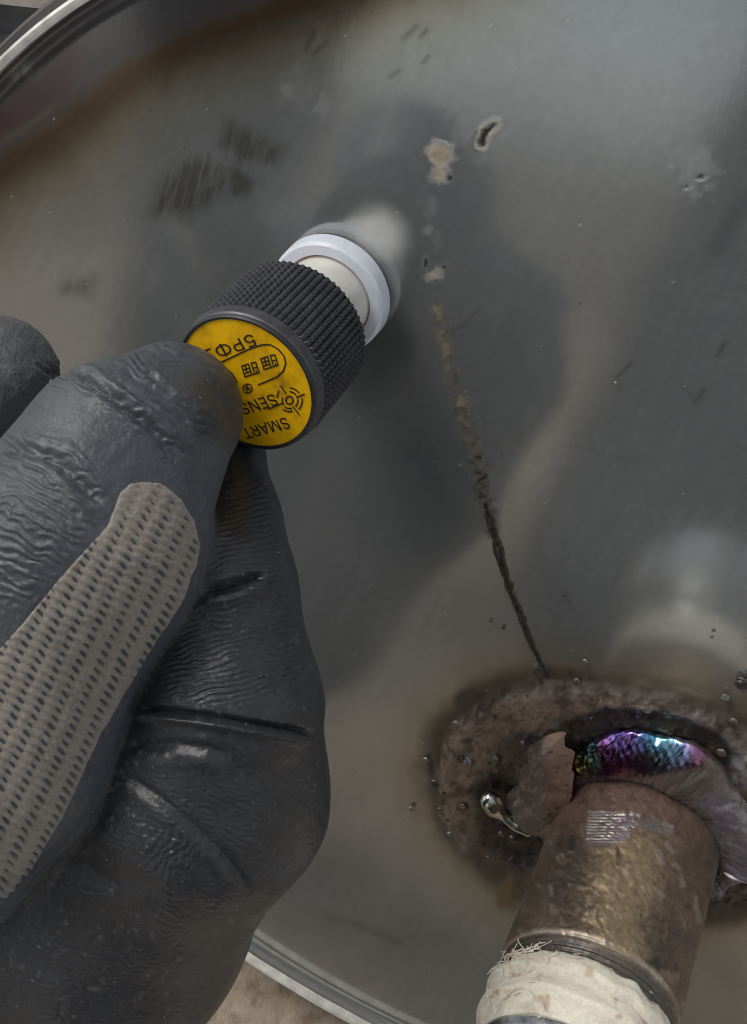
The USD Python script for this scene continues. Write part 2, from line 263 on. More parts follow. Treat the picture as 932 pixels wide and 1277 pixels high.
    c = lerp(c, (.66, .66, .62), w); me *= 1 - .85 * w; ro = ro * (1 - w) + .35 * w; h += .00012 * w
    # drips of water, specks
    sp = n2(X, Y, 4.2, 31, 2); w = ss(.86, .89, sp) * .6; c = lerp(c, (.07, .065, .055), w); w = ss(.905, .93, n2(X, Y, 4.0, 37, 2)) * .7; c = lerp(c, (.6, .58, .52), w); ro += .2 * w
    return c, np.clip(ro, .12, .95), np.clip(me, 0, 1), h

st = 0.00043; k = int(S2 / st) + 2; ax = np.arange(-k, k + 1) * st
PA, PB = np.meshgrid(ax, ax, indexing='ij'); S = np.hypot(PA, PB).ravel()
th = np.clip((S - S0) / RF, 0, math.pi / 2)
rad = np.where(S < S0, S, S0 + RF * np.sin(th)); hgt = RF * (1 - np.cos(th)) + np.maximum(S - S1, 0)
sc = rad / np.maximum(S, 1e-9)
pv = np.stack([CX + PA.ravel() * sc, -hgt, CZ + PB.ravel() * sc], -1)
keep = S < S2 + st * .5
pf = grid_faces(len(ax), len(ax), keep)
pv, pf = compact(pv, pf)
# a plate is never quite flat: slow waves of a fraction of a millimetre
wob = (meshkit.fbm(np.stack([pv[:, 0] * 14, pv[:, 2] * 14, pv[:, 0] * 0], -1), 2, 5) - .5) * .0012
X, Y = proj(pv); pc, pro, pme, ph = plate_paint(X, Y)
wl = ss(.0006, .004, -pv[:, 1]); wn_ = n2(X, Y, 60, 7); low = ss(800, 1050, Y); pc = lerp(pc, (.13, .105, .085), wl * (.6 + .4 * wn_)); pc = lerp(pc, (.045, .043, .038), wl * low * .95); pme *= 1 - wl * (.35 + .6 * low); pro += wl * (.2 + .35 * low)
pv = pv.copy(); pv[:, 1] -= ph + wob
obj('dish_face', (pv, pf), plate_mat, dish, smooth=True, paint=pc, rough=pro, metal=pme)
rim_mat = mat('ground_rim_steel', (.78, .76, .70), .42, .45, vary=.3, scale=200, bump=.3, bscale=1200)
rp = [(RR - .0002, -HH + .003), (RR - .0003, -HH - .0006), (RR + .0002, -HH - .0009), (RR + .0009, -HH - .0010), (RR + .0014, -HH - .0005), (RR + .0015, -HH + .0018), (RR + .0012, -HH + .0026)]
v, q = revolve_y(rp, (CX, CZ), 400); v = v + (meshkit.fbm(v * 60, 3, 2)[:, None] - .5) * .0003
obj('rim', (v, q), rim_mat, dish, smooth=50)
skirt_mat = mat('dark_outer_steel', (.09, .085, .08), .55, .5, vary=.4, scale=70, bump=.2)
v, q = revolve_y([(RR + .0008, -HH + .0012), (RR + .0028, -HH + .0014), (RR + .0034, -HH + .0024), (RR + .0034, .05), (0.0001, .05)], (CX, CZ), 200)  # dark outer lip stands in for the shadow line beside the rim
obj('outer_wall', (v, q), skirt_mat, dish, smooth=40)

# pipe stub
YT, YB, YE = -.0455, -.0585, -.085                    # tape begins, tape ends, fitting ends
pipe_mat = painted('scaled_brown_pipe', bump=.25, bscale=900., bdist=.0003, grain=.2, gscale=1200.)
ys = np.arange(.004, YB - .001, -.0003); na = 360
prof = [(PR, y) for y in ys]
v, q = revolve_y(prof, (CPX, CPZ), na)
X, Y = proj(v); b, f4, a = n2(X, Y, 34, 41), n2(X, Y, 8, 42), n2(X, Y, 90, 43)
c = np.tile(np.array([.165, .12, .088]), (len(v), 1)) * (.7 + .6 * b)[:, None]
c = lerp(c, (.075, .06, .05), ss(.4, .62, a) * .6)
c = lerp(c, (.26, .17, .14), ss(1075, 990, Y + 40 * (b - .5)) * .85)
q_, _ = seg_dist(X, Y, [(790, 1070), (775, 1120), (770, 1180)]); tanw = ss(62, 8, q_ + 50 * (f4 - .5) + 30 * (b - .5)); c = lerp(c, (.38, .29, .18), tanw * .8)
fl = ss(.56, .66, n2(X * 1.2, Y * .85, 11, 45, 5)) * ss(80, 20, q_); c = lerp(c, (.40, .32, .21), fl * .45)
fk = n2(X, Y, 5, 46, 3); c *= (.72 + .56 * fk)[:, None]; c = lerp(c, (.05, .045, .04), ss(.60, .70, n2(X * 1.1, Y * .7, 16, 48, 5)) * .75); c = lerp(c, (.30, .225, .16), ss(.63, .70, n2(X, Y * .8, 13, 49, 5)) * .55)
q_, _ = seg_dist(X, Y, [(705, 1060), (665, 1160)]); c = lerp(c, (.27, .25, .21), ss(.56, .7, f4) * ss(40, 10, q_) * .8)
scr = np.maximum(poly_in(X, Y, [(735, 1012), (800, 1014), (795, 1030), (775, 1052), (728, 1056)]), poly_in(X, Y, [(800, 1026), (812, 1018), (842, 1030), (836, 1042), (802, 1036)]))
scr = ss(-2, 4, scr + 5 * (f4 - .5)); c = lerp(c, (.52, .48, .47), scr * (.6 + .4 * ss(.4, .6, n2(X * .12, Y, 3.4, 47))))
ro = .41 + .3 * (f4 - .5) + .25 * (fk - .5) - .14 * scr; me = .55 + .3 * scr + .2 * (a - .5)
dr = (f4 - .5) * .00035 + (fk - .5) * .0002 + fl * .00012 - scr * .00012 * (1 + np.sin(Y * 1.7))
for x0, y0, x1, y1 in ((832, 1052, 840, 1062), (842, 1078, 848, 1084), (850, 1094, 852, 1104), (818, 1108, 826, 1116), (868, 1120, 872, 1150), (822, 1062, 826, 1076)):
    q_, _ = seg_dist(X, Y, [(x0, y0), (x1, y1)]); w = ss(5, 1.5, q_ + 7 * (fk - .5)); c = lerp(c, (.42, .36, .31), w * .45); dr += .00015 * w
top = ss(-.006, .0, v[:, 1])
groove = np.exp(-((v[:, 1] - (YT + .0042)) / .0004) ** 2); c = lerp(c, (.5, .45, .36), groove * .8 * ss(.25, .5, b)); dr -= .0003 * groove
thr = ss(YT + .004, YT + .003, v[:, 1]); c = lerp(c, (.10, .095, .09), thr * .8); dr -= .0011 * ss(YB + .006, YB + .002, v[:, 1]); dr += -.0012 * thr + thr * .0003 * np.sin(v[:, 1] / .0013 * 6.283)
out = np.stack([v[:, 0] - CPX, np.zeros(len(v)), v[:, 2] - CPZ], -1); out /= np.linalg.norm(out, axis=1, keepdims=True)
obj_pipe = obj('pipe_stub', (v + out * dr[:, None], q[:, ::-1]), pipe_mat, dish, smooth=True, paint=c, rough=ro, metal=me)
# white sealing tape
tape_mat = painted('sealing_tape', bump=.35, bscale=1500., bdist=.0003, stretch=(1, 6, 1), grain=.12, gscale=1500., spec=.4, extra={'subsurface_weight': .15, 'subsurface_scale': .001})
prof = [(PR - .0016, YT + .0003), (PR - .0008, YT + .0001), (PR - .0001, YT - .0008)] + [(PR + .0003 + .0003 * math.sin(i * .37) - .0022 * max(0, (i - 24) / 12) ** 2, YT - .0015 - i * (YT - YB - .002) / 36) for i in range(37)] + [(PR - .0018, YB - .0008)]
v, q = revolve_y(prof, (CPX, CPZ), 300); ang = np.arctan2(v[:, 2] - CPZ, v[:, 0] - CPX)
out = np.stack([np.cos(ang), 0 * ang, np.sin(ang)], -1); fol = meshkit.fbm(np.stack([np.cos(ang) * 2.2, v[:, 1] * 700, np.sin(ang) * 2.2], -1), 4, 9); wv = meshkit.fbm(np.stack([np.cos(ang) * 4, v[:, 1] * 0, np.sin(ang) * 4], -1), 3, 10)
vv = v + out * ((fol - .5) * .0013)[:, None]; vv[:, 1] += (wv - .5) * .0022 * ss(YB, YT, v[:, 1])
c = np.tile(np.array([.80, .74, .62]), (len(v), 1)) * (.78 + .4 * fol)[:, None]; c = lerp(c, (.42, .30, .20), ss(.62, .75, meshkit.fbm(v * 350, 3, 12)) * .7); c = lerp(c, (.55, .47, .36), ss(.5, .75, meshkit.fbm(v * np.array([160, 500, 160]), 3, 19)) * .5)
obj('sealing_tape', (vv, q[:, ::-1]), tape_mat, obj_pipe, smooth=True, paint=c, rough=np.full(len(v), .6), metal=np.zeros(len(v)))
# loose fibres of the tape
fib = []
for i in range(130):
    a0 = math.radians(rng.normal(138, 13)) if i < 90 else rng.uniform(0, 6.28); y0 = rng.uniform(YB + .001, YT + .0004) if i > 50 else rng.normal(YT - .0008, .0006); L = rng.uniform(.0015, .0055) * (1 if i < 90 else .5)
    p0 = np.array([CPX + (PR + .0001) * math.cos(a0), y0, CPZ + (PR + .0001) * math.sin(a0)]); o = np.array([math.cos(a0), 0, math.sin(a0)]); s_ = np.array([-math.sin(a0), 0, math.cos(a0)]) * rng.choice([-1, 1]); yd = rng.normal(0, .8)
    t = np.linspace(0, 1, 12)[:, None]; curl = rng.uniform(.3, 2.2); ph_ = rng.uniform(0, 1.5)
    fib.append(tube(p0 + L * (o * np.abs(np.sin(t * math.pi * curl * .6)) * rng.uniform(.03, .22) + s_ * np.sin(t * curl + ph_ * t) * .7 + np.array([0, 1, 0]) * yd * t * .6), rng.uniform(.00005, .00014), 5))
tag(obj('loose_fibres', trimesh.util.concatenate(fib), mat('fibre_white', (.82, .76, .64), .6, vary=.1), obj_pipe, smooth=True), kind='stuff')
fit_mat = mat('bright_fitting', (.62, .62, .61), .22, 1., vary=.25, scale=250, bump=.15)
pf_ = [(PR - .004, YB + .004)] + [(PR - .0019 + (.00035 if i % 4 < 2 else -.00035), YB - .0004 - i * .0006) for i in range(14)] + [(PR - .0012, YB - .0095), (PR + .002, YB - .010), (PR + .002, YE), (PR - .004, YE - .0005), (PR - .005, YE + .01), (.0001, YE + .01)]
v, q = revolve_y(pf_, (CPX, CPZ), 160); obj('end_fitting', (v, q[:, ::-1]), fit_mat, obj_pipe, smooth=35)

# weld bead round the pipe: rippled ring with heat colours
weld_mat = painted('heat_coloured_weld', bump=.06, bscale=1500., bdist=.0002, grain=.1, gscale=1500.)
na, ns = 720, 44; A_ = np.arange(na) * 2 * math.pi / na; T_ = np.linspace(-.15, math.pi + .1, ns)
AA, TT = np.meshgrid(A_, T_, indexing='ij')
wn = meshkit.fbm(np.stack([np.cos(AA) * 2.2, np.sin(AA) * 2.2, AA * 0], -1), 3, 15)
wid = .0034 * (.6 + .8 * wn) + .0044 * np.exp(-((AA - 1.40) / .70) ** 2) + .0022 * np.exp(-((AA - .1) / .6) ** 2); hi = .0026 * (.5 + 1.0 * wn) + .0012 * np.exp(-((AA - 1.40) / .6) ** 2)
rip = .00020 * ss(.25, .7, meshkit.noise(np.stack([np.cos(AA) * 5, np.sin(AA) * 5, TT * 1.5], -1), 23)) * np.abs(np.sin(AA * 21 + 3.2 * np.sin(TT) + 16 * wn)) * np.sin(np.clip(TT, 0, math.pi))
lump = meshkit.fbm(np.stack([np.cos(AA) * 5, np.sin(AA) * 5, TT * .8], -1), 2, 17) - .5
gr_ = meshkit.fbm(np.stack([np.cos(AA) * 16, np.sin(AA) * 16, TT * 3], -1), 3, 19) - .5; calm = 1 - .8 * np.exp(-((AA - 1.40) / .55) ** 2)
rr_ = PR - .001 + wid * (1 + np.cos(TT)) + lump * .0018 + gr_ * .0012 * calm; fin = (1 - calm) * (meshkit.fbm(np.stack([np.cos(AA) * 30 + TT * 2.2, np.sin(AA) * 30, TT * .9], -1), 3, 33) - .5) * .0017
yy_ = -(hi * np.sin(TT) + rip + fin + lump * .0020 + gr_ * .0014 * calm) + .0004
wv_ = np.stack([CPX + rr_ * np.cos(AA), yy_, CPZ + rr_ * np.sin(AA)], -1).reshape(-1, 3)
I, J = np.meshgrid(np.arange(na), np.arange(ns - 1), indexing='ij'); I2 = (I + 1) % na
wq = np.stack([I * ns + J, I2 * ns + J, I2 * ns + J + 1, I * ns + J + 1], -1).reshape(-1, 4)
X, Y = proj(wv_); b, f4 = n2(X, Y, 20, 51), n2(X, Y, 6, 52); n = len(X)
c = np.tile(np.array([.16, .135, .12]), (n, 1)) * (.6 + .8 * b)[:, None]; ro = np.full(n, .42); me = np.full(n, .7)
bl = ss(840, 900, X) * ss(960, 1000, Y); c = lerp(c, (.30, .30, .31), bl * ss(.3, .65, f4 * .5 + b * .5) * .85); c = lerp(c, (.17, .12, .21), bl * ss(.5, .7, b) * .5)
ir = ss(-4, 6, poly_in(X, Y, [(700, 915), (735, 903), (790, 902), (840, 918), (885, 940), (880, 956), (800, 972), (712, 972)]) + 8 * (f4 - .5))
vpos = (Y - np.interp(X, [700, 735, 790, 840, 885], [915, 903, 902, 918, 940])) / 60 + .25 * (b - .5) + .55 * (n2(X + Y * .35, Y * .12, 5, 59, 3) - .5) + .13 * np.sin(X * .62 - Y * .30 + 3 * b)
stops = np.array([700, 718, 738, 752, 768, 785, 800, 815, 835, 852, 868, 885.])
topc = np.array([(.09, .16, .10), (.08, .34, .32), (.08, .22, .35), (.58, .22, .62), (.40, .34, 1.), (.52, .28, .88), (.30, .42, 1.), (.20, .72, 1.), (.40, .80, 1.), (.42, .55, .98), (.70, .30, .55), (.22, .13, .08)])
botc = np.array([(.14, .13, .04), (.22, .19, .06), (.05, .10, .09), (.05, .016, .045), (.06, .016, .05), (.045, .014, .035), (.04, .02, .035), (.05, .05, .06), (.05, .05, .08), (.09, .05, .04), (.08, .05, .04), (.06, .05, .04)])
xs = X + 16 * (b - .5) + 3 * (f4 - .5)
tc = np.stack([np.interp(xs, stops, topc[:, i]) for i in range(3)], -1); bc = np.stack([np.interp(xs, stops, botc[:, i]) for i in range(3)], -1)
w = ss(.66, .12, vpos) * (.55 + .45 * ss(.35, .6, n2(X + Y * .35, Y * .10, 4.5, 58, 2))); c = lerp(c, tc * w[:, None] + bc * (1 - w[:, None]), ir * .97); ro = ro - .20 * ir; me = np.clip(me + .3 * ir, 0, 1)
bead = obj('weld_bead', (wv_, wq[:, ::-1]), weld_mat, dish, smooth=True, paint=c, rough=ro, metal=me)
# weld lump on the left of the bead
def blob(px, py, y, r, seed, amp=.25, sub=4, stretch=(1, 1, 1)):
    s = trimesh.creation.icosphere(sub, 1.0); v = s.vertices * (1 + amp * (meshkit.fbm(s.vertices * 1.6 + seed * 3.1, 3, seed) - .5)[:, None] * 2)
    return v * np.array(stretch) * r + at(px, py, y), s.faces
hp = np.array([at(x, y, 0.0) + np.array([0, z, 0]) for x, y, z in ((628, 1000, .0005), (640, 1030, -.001), (662, 925, .0005), (686, 908, .0), (706, 906, -.001), (720, 926, -.003), (728, 965, -.005), (706, 1010, -.007), (668, 1020, -.003), (684, 925, -.0052), (690, 985, -.0082), (655, 985, -.004))])
hm = trimesh.convex.convex_hull(hp)
for _ in range(5): hm = hm.subdivide()
v = trimesh.smoothing.filter_laplacian(hm, iterations=14).vertices; f = hm.faces; v = v + (meshkit.fbm(v * 420, 3, 5)[:, None] - .5) * .0009 + (meshkit.fbm(v * 200, 3, 6)[:, None] - .5) * np.array([.004, .004, .004]); X, Y = proj(v)
c = np.tile(np.array([.25, .165, .125]), (len(v), 1)) * (.7 + .6 * n2(X, Y, 14, 61))[:, None]; c = lerp(c, (.11, .095, .09), ss(690, 672, X + 10 * (n2(X, Y, 20, 62) - .5)) * .75); c = lerp(c, (.05, .04, .035), ss(.72, .78, n2(X, Y, 7, 63)))  # left side of the lump painted darker as its shaded face
obj('weld_lump', (v, f), weld_mat, dish, smooth=True, paint=c, rough=np.full(len(v), .38), metal=np.full(len(v), .55))
drip_mat = mat('bright_solidified_drip', (.55, .56, .50), .2, 1., vary=.3, scale=400)
t = np.linspace(0, 1, 26); dp = np.stack([at(x, y, -.003) for x, y in zip(np.interp(t, [0, .3, .6, 1], [606, 618, 640, 662]), np.interp(t, [0, .3, .6, 1], [990, 1008, 1026, 1040]))])
obj('metal_drip', tube(dp, np.interp(t, [0, .04, .12, .3, .45, .7, 1], [.0010, .0018, .0024, .0025, .0013, .0016, .0010]), 14), drip_mat, dish, smooth=True)
spat_mats = [mat(f'spatter_{k}', col, ro, .9, vary=.3, scale=900, bump=.3) for k, col, ro in (('bright', (.26, .25, .235), .36), ('dark', (.10, .095, .09), .38), ('brown', (.16, .135, .115), .45))]
for i, (px, py, r, k) in enumerate([(570, 903, 6, 0), (583, 950, 8, 0), (576, 946, 7, 1), (542, 977, 6.5, 1), (513, 1009, 4.5, 0), (531, 948, 4.5, 0), (561, 1040, 4, 0), (619, 947, 6, 2), (807, 884, 6.5, 0), (927, 852, 9, 1), (915, 900, 6, 2), (911, 1099, 6, 0), (625, 1040, 4.5, 2), (640, 1046, 6, 1), (705, 742, 2.5, 1), (548, 1009, 3, 2), (900, 938, 6, 2), (720, 850, 5, 2), (577, 1008, 8, 2), (652, 926, 3, 0), (730, 825, 3.2, 0), (574, 581, 2.6, 0), (888, 794, 2.4, 0), (628, 783, 2.3, 1), (612, 775, 1.8, 1), (905, 870, 5, 0), (618, 895, 2.5, 1), (668, 838, 3.5, 1), (855, 483, 2.2, 0), (768, 478, 2.2, 0)]):
    dep = 0.217 * 2.995 / (1 + 0) / 2.4 if py > 700 else .235
    v, f = blob(px, py, -.0006, r / F * dep, 20 + i, .3, 3, (1, .6, 1)); obj('weld_spatter', (v, f), spat_mats[k], dish, smooth=True)
# dark bubbly run of old weld below the streak
line = np.array([(606, 626), (612, 648), (619, 672), (627, 704), (638, 738), (649, 764), (660, 795), (672, 820), (684, 842)], float)
L = np.r_[0, np.cumsum(np.linalg.norm(np.diff(line, axis=0), axis=1))]; U = np.arange(0, L[-1], .7); V = np.linspace(-1, 1, 25)
cx, cy = np.interp(U, L, line[:, 0]), np.interp(U, L, line[:, 1]); tx, ty = np.gradient(cx), np.gradient(cy); tl = np.hypot(tx, ty); tx, ty = tx / tl, ty / tl
hw = np.interp(U / L[-1], [0, .1, .3, .55, .8, 1], [3, 5.5, 6, 5, 4, 2.5]) * (.8 + .5 * meshkit.noise(np.stack([U / 9, U * 0, U * 0], -1), 4))
X = cx[:, None] - ty[:, None] * hw[:, None] * V; Y = cy[:, None] + tx[:, None] * hw[:, None] * V
Ug = np.broadcast_to(U[:, None], X.shape); cell = np.abs(np.sin(Ug / 6.2 + 1.5 * meshkit.noise(np.stack([Ug / 14, X * 0, X * 0], -1), 6) * 3)); fn = n2(X, Y, 3.5, 71)
ring_ = np.exp(-((np.hypot(V[None] * 1.05, (cell - .75) * 1.3) - .55) / .22) ** 2)
hh = (.0004 * ring_ + .0003 * fn) * (1 - V[None] ** 4) + .00002 - .00025 * (np.abs(V[None]) > .99)
v = at(X.ravel(), Y.ravel(), 0.0); v[:, 1] -= hh.ravel() + np.interp(0, [0], [0]) 
v[:, 1] -= (meshkit.fbm(np.stack([v[:, 0] * 14, v[:, 2] * 14, v[:, 0] * 0], -1), 2, 5) - .5) * .0012
c = np.tile(np.array([.035, .03, .024]), (v.shape[0], 1)); c = lerp(c, (.17, .15, .11), (ss(.25, .0, ring_) * ss(.4, .6, fn)).ravel() * .9)
obj('old_weld_run', (v, grid_faces(len(U), len(V))), weld_mat, dish, smooth=True, paint=c, rough=np.full(len(v), .55), metal=np.full(len(v), .2))

# ---------------------------------------------------------------- the ultrasonic probe
lab0 = at(308.4, 477.6, -.0345); AXX, AXZ = lab0[0], lab0[2]; YL = -.0345
dep = float(((lab0 + O) @ R)[2]); BR = 96.9 / F * dep
probe = thing('ultrasonic_probe', 'black knurled probe with yellow end label pressed against the steel dish', 'probe', loc=(AXX, 0, AXZ))
black = mat('black_anodised', (.028, .029, .032), .42, .2, vary=.2, bump=.1)
knurl_mat = mat('worn_black_knurl', (.062, .063, .070), .42, .35, vary=.35, scale=250, bump=.1)
# knurled grip with real pyramids
YK0, YK1 = YL + .0022, -.0160; KB = BR * 1.055; nth, nk = 68, 13
na, ny = nth * 8, nk * 8; A_ = np.arange(na) * 2 * math.pi / na; Yk = np.linspace(YK0, YK1, ny + 1)
AA, YY = np.meshgrid(A_, Yk, indexing='ij')
tri = lambda x: 1 - np.abs((x % 1) * 2 - 1)
kn = np.minimum(np.minimum(tri(AA / (2 * math.pi) * nth + 1e-6), tri((YY - YK0) / (YK1 - YK0) * nk) * 1.15) * 1.5, .85)
ed = np.minimum(ss(YK0, YK0 + .0005, YY), ss(YK1, YK1 - .0005, YY)); rr_ = KB - .00085 + .0008 * kn * ed - .0004 * (1 - ed) + (meshkit.noise(np.stack([np.cos(AA) * 14, YY * 900, np.sin(AA) * 14], -1), 3) - .5) * .00015
kv = np.stack([AXX + rr_ * np.cos(AA), YY, AXZ + rr_ * np.sin(AA)], -1).reshape(-1, 3); nr = ny + 1
I, J = np.meshgrid(np.arange(na), np.arange(ny), indexing='ij'); I2 = (I + 1) % na
kq = np.stack([I * nr + J, I * nr + J + 1, I2 * nr + J + 1, I2 * nr + J], -1).reshape(-1, 4)
obj('knurled_grip', (kv, kq[:, ::-1]), knurl_mat, probe, smooth=30)
cham_mat = mat('worn_edge_grey', (.075, .075, .085), .45, .4, vary=.3, scale=500)
v, q = revolve_y([(KB - .0012, YK0 + .0004), (KB - .0004, YK0 - .0002), (BR + .0001, YL + .0003), (BR - .0002, YL - .0001), (BR - .0006, YL + .0003)], (AXX, AXZ), 160); obj('end_chamfer', (v, q[:, ::-1]), cham_mat, probe, smooth=30)
v, q = revolve_y([(BR - .0002, YL + .0006), (BR - .0001, YL - .0004), (BR - .0004, YL - .0007), (BR - .0008, YL - .0006), (BR - .0010, YL + .0001), (.0001, YL + .0001)], (AXX, AXZ), 160); obj('end_cap', (v, q[:, ::-1]), black, probe, smooth=40)
v, q = revolve_y([(KB - .0006, YK1 - .0002), (KB - .0016, YK1 + .0008), (.0081, YK1 + .0012), (.0080, YK1 + .002)], (AXX, AXZ), 160); obj('grip_shoulder', (v, q[:, ::-1]), black, probe, smooth=30)
neck_mat = mat('pale_neck', (.66, .65, .60), .42, .15, vary=.1, scale=300)
v, q = revolve_y([(.0079, YK1 + .0005), (.0079, -.0045), (.0080, -.0042), (.0080, -.0008), (.0001, -.0008)], (AXX, AXZ), 120); obj('neck', (v, q[:, ::-1]), neck_mat, probe, smooth=35)
ringc = at(425.2, 361.0, -.0035); rdep = float(((ringc + O) @ R)[2]); RO = 77.2 / F * rdep
white = mat('white_plastic_ring', (.66, .68, .75), .38, 0., vary=.05, scale=500, extra={'subsurface_weight': .2, 'subsurface_scale': .002})
v, q = revolve_y([(.00805, -.0036), (.0085, -.0046), (RO - .0006, -.0046), (RO - .0001, -.0041), (RO, -.0012), (RO - .0005, -.0006), (.00805, -.0006), (.00805, -.0036)], (AXX, AXZ), 160)
obj('wear_ring', (v, q[:, ::-1]), white, probe, smooth=35)
# label
lab_mat = usdkit.material(stage, '/World/Looks/yellow_label', {
    'g': ('geometry', {}), 'n': ('noise_texture', {'scale': 420., 'detail': 5., 'roughness': .65}), 'n2': ('noise_texture', {'scale': 150., 'detail': 3., 'roughness': .5}),
    'r': ('rgb_ramp', {'ramp': [(.33, (.16, .10, .015)), (.42, (.66, .36, .006)), (.58, (.95, .53, .005)), (.8, (1., .58, .008))]}), 'p': ('principled_bsdf', {'roughness': .38, 'specular_ior_level': .4}),
    'a': ('math', {'math_type': 'multiply_add', 'value2': .55, 'value3': .0}), 'a2': ('math', {'math_type': 'multiply_add', 'value2': .5})},
    [('g.position', 'n.vector'), ('g.position', 'n2.vector'), ('n.fac', 'a2.value1'), ('n2.fac', 'a.value1'), ('a.value', 'a2.value3'), ('a2.value', 'r.fac'), ('r.color', 'p.base_color')], surface='p.BSDF')
YF = YL - .0004
v, q = revolve_y([(BR - .0008, YL), (BR - .00085, YF), (.0001, YF)], (AXX, AXZ), 120); label = obj('yellow_label', (v, q[:, ::-1]), lab_mat, probe, smooth=20)
ink = mat('black_ink', (.03, .024, .012), .5, vary=.3, scale=900)
def L2(px, py): p = at(px, py, YF); return np.array([p[0], p[2]])
def flat(shape, name='label_mark'):
    ms = []
    for g in getattr(shape, 'geoms', [shape]):
        if g.area < 1e-10: continue
        e = trimesh.creation.extrude_polygon(g, 6e-5, engine='earcut'); v = e.vertices; ms.append(trimesh.Trimesh(np.c_[v[:, 0], YF - 1e-5 - v[:, 2], v[:, 1]], e.faces[:, ::-1], process=False))
    return obj(name, trimesh.util.concatenate(ms), ink, label)
def cr(x, y): return (225 + x * .2039, 370 + y * .2039)      # from an enlarged crop of the photograph
def word(text, a, b, height, name, squeeze=None, bold=False):
    """Lettering whose baseline runs from pixel a to pixel b."""
    p, q = L2(*cr(*a)), L2(*cr(*b)); ex = (q - p); ln = np.linalg.norm(ex); ex /= ln; ey = np.array([-ex[1], ex[0]])
    t = meshkit.text_mesh(text, 1.0, .01, bold=bold); v = np.array(t.vertices); w = v[:, 0].max()
    hgt = np.linalg.norm(L2(*cr(*height[0])) - L2(*cr(*height[1])))
    u = p + np.outer(v[:, 0] * ln / w, ex) + np.outer(v[:, 1] * hgt, ey)
    obj(name, trimesh.Trimesh(np.c_[u[:, 0], YF - 1e-5 - v[:, 2] * 6e-3, u[:, 1]], t.faces, process=False), ink, label)
def stroke(pts, w=7): return LineString([L2(*cr(*p)) for p in pts]).buffer(w * .2039 / 2 / F * dep, quad_segs=6)
word('SMART', (648, 735), (372, 808), ((610, 700), (620, 765)), 'lettering')
word('SENSOR', (572, 590), (235, 695), ((560, 572), (572, 640)), 'lettering')
word('5PΦ14', (446, 222), (55, 356), ((410, 200), (420, 270)), 'lettering')
box = [(150, 430), (260, 395), (420, 320), (500, 293), (550, 292), (600, 320), (635, 362), (645, 405), (630, 455), (590, 490), (540, 512), (478, 537)]
marks = [stroke(box, 9)]
flat(union_all(marks), 'rounded_outline')
gl = []   # block characters inside the outline, drawn as short strokes
for (ox, oy) in ((545, 400), (428, 445)):
    ex, ey = np.array([-.95, .33]), np.array([.3, .95])
    S_ = [[(-48, -38), (-48, 40)], [(-48, -38), (-18, -44), (-18, 38)], [(-48, 0), (-18, -4)], [(-48, 40), (48, 36)], [(0, -44), (0, 36)], [(0, -44), (46, -44), (46, 36)], [(0, -14), (46, -14)], [(0, 12), (46, 12)], [(24, -44), (24, 12)], [(-34, 20), (-34, 40)]]
    for s_ in S_: gl.append(stroke([(ox + x * .95 * ex[0] + y * ey[0] * .85, oy + x * .95 * ex[1] + y * ey[1] * .85) for x, y in s_], 8))
flat(union_all(gl), 'block_characters')
flat(union_all([stroke([(285, 440), (318, 470), (345, 515), (325, 540), (300, 505)], 9), stroke([(285, 440), (262, 490), (300, 505)], 9), stroke([(180, 470), (230, 520), (210, 560), (180, 520)], 9)]), 'character_outline')
th_ = np.linspace(0, 2 * math.pi, 25); flat(union_all([stroke([(412 + 28 * math.cos(a), 560 + 28 * math.sin(a)) for a in th_], 7), stroke([(398, 548), (426, 572)], 7), stroke([(412, 538), (408, 582)], 6), stroke([(396, 566), (428, 556)], 6)]), 'circled_mark')
lg = [stroke([(668 + 22 * math.cos(a), 632 + 24 * math.sin(a)) for a in th_], 10), stroke([(615, 545), (645, 588)], 9), stroke([(712, 614), (758, 596)], 9), stroke([(690, 672), (728, 720)], 9), stroke([(540, 685), (625, 650)], 9), stroke([(602, 575), (592, 612)], 8)]
for a0, rads in ((-62, (50, 72)), (18, (52, 78)), (100, (48, 66)), (170, (44,))):
    for r_ in rads: lg.append(stroke([(668 + r_ * math.cos(math.radians(a)), 632 + r_ * 1.05 * math.sin(math.radians(a))) for a in np.linspace(a0 - 24, a0 + 24, 9)], 9))
flat(union_all(lg), 'round_emblem')

# ---------------------------------------------------------------- the gloved hand
def joint(px, py, y, r): return np.r_[at(px, py, y), r]
KP = [(-60, 875), (0, 808), (28, 777), (69, 727), (111, 680), (134, 655), (150, 613), (163, 602), (182, 599), (203, 602), (228, 623), (243, 650), (250, 680), (247, 702), (231, 746), (203, 790), (175, 836), (152, 872), (125, 918), (92, 990), (42, 1082), (6, 1140), (-30, 1195), (-60, 1230)]
TH = [joint(214, 516, YL - .0105, .0112), joint(150, 575, -.058, .0138), joint(104, 672, -.068, .0169), joint(-12, 905, -.084, .0196), joint(-130, 1120, -.088, .0205), joint(-130, 1120, -.092, .021) + np.array([-.015, .006, -.035, .005])]
IX = [joint(284, 560, -.030, .0066), joint(280, 660, -.045, .0082), joint(278, 735, -.057, .0103), joint(287, 880, -.067, .0132), joint(258, 985, -.071, .0190), joint(132, 1140, -.076, .0256), joint(-18, 1330, -.084, .0285)]
MF = [joint(-4, 470, -.040, .0106), joint(-120, 580, -.056, .0115), joint(-220, 760, -.075, .0125), joint(-260, 1000, -.10, .016), joint(-130, 1120, -.108, .018) + np.array([-.03, .012, -.04, .005])]
PM = [joint(-18, 1330, -.084, .0285)]; PM += [PM[0] + np.array([-.020, .004, -.025, .002]), PM[0] + np.array([-.05, .002, -.075, .003]), PM[0] + np.array([-.09, -.01, -.15, .008])]
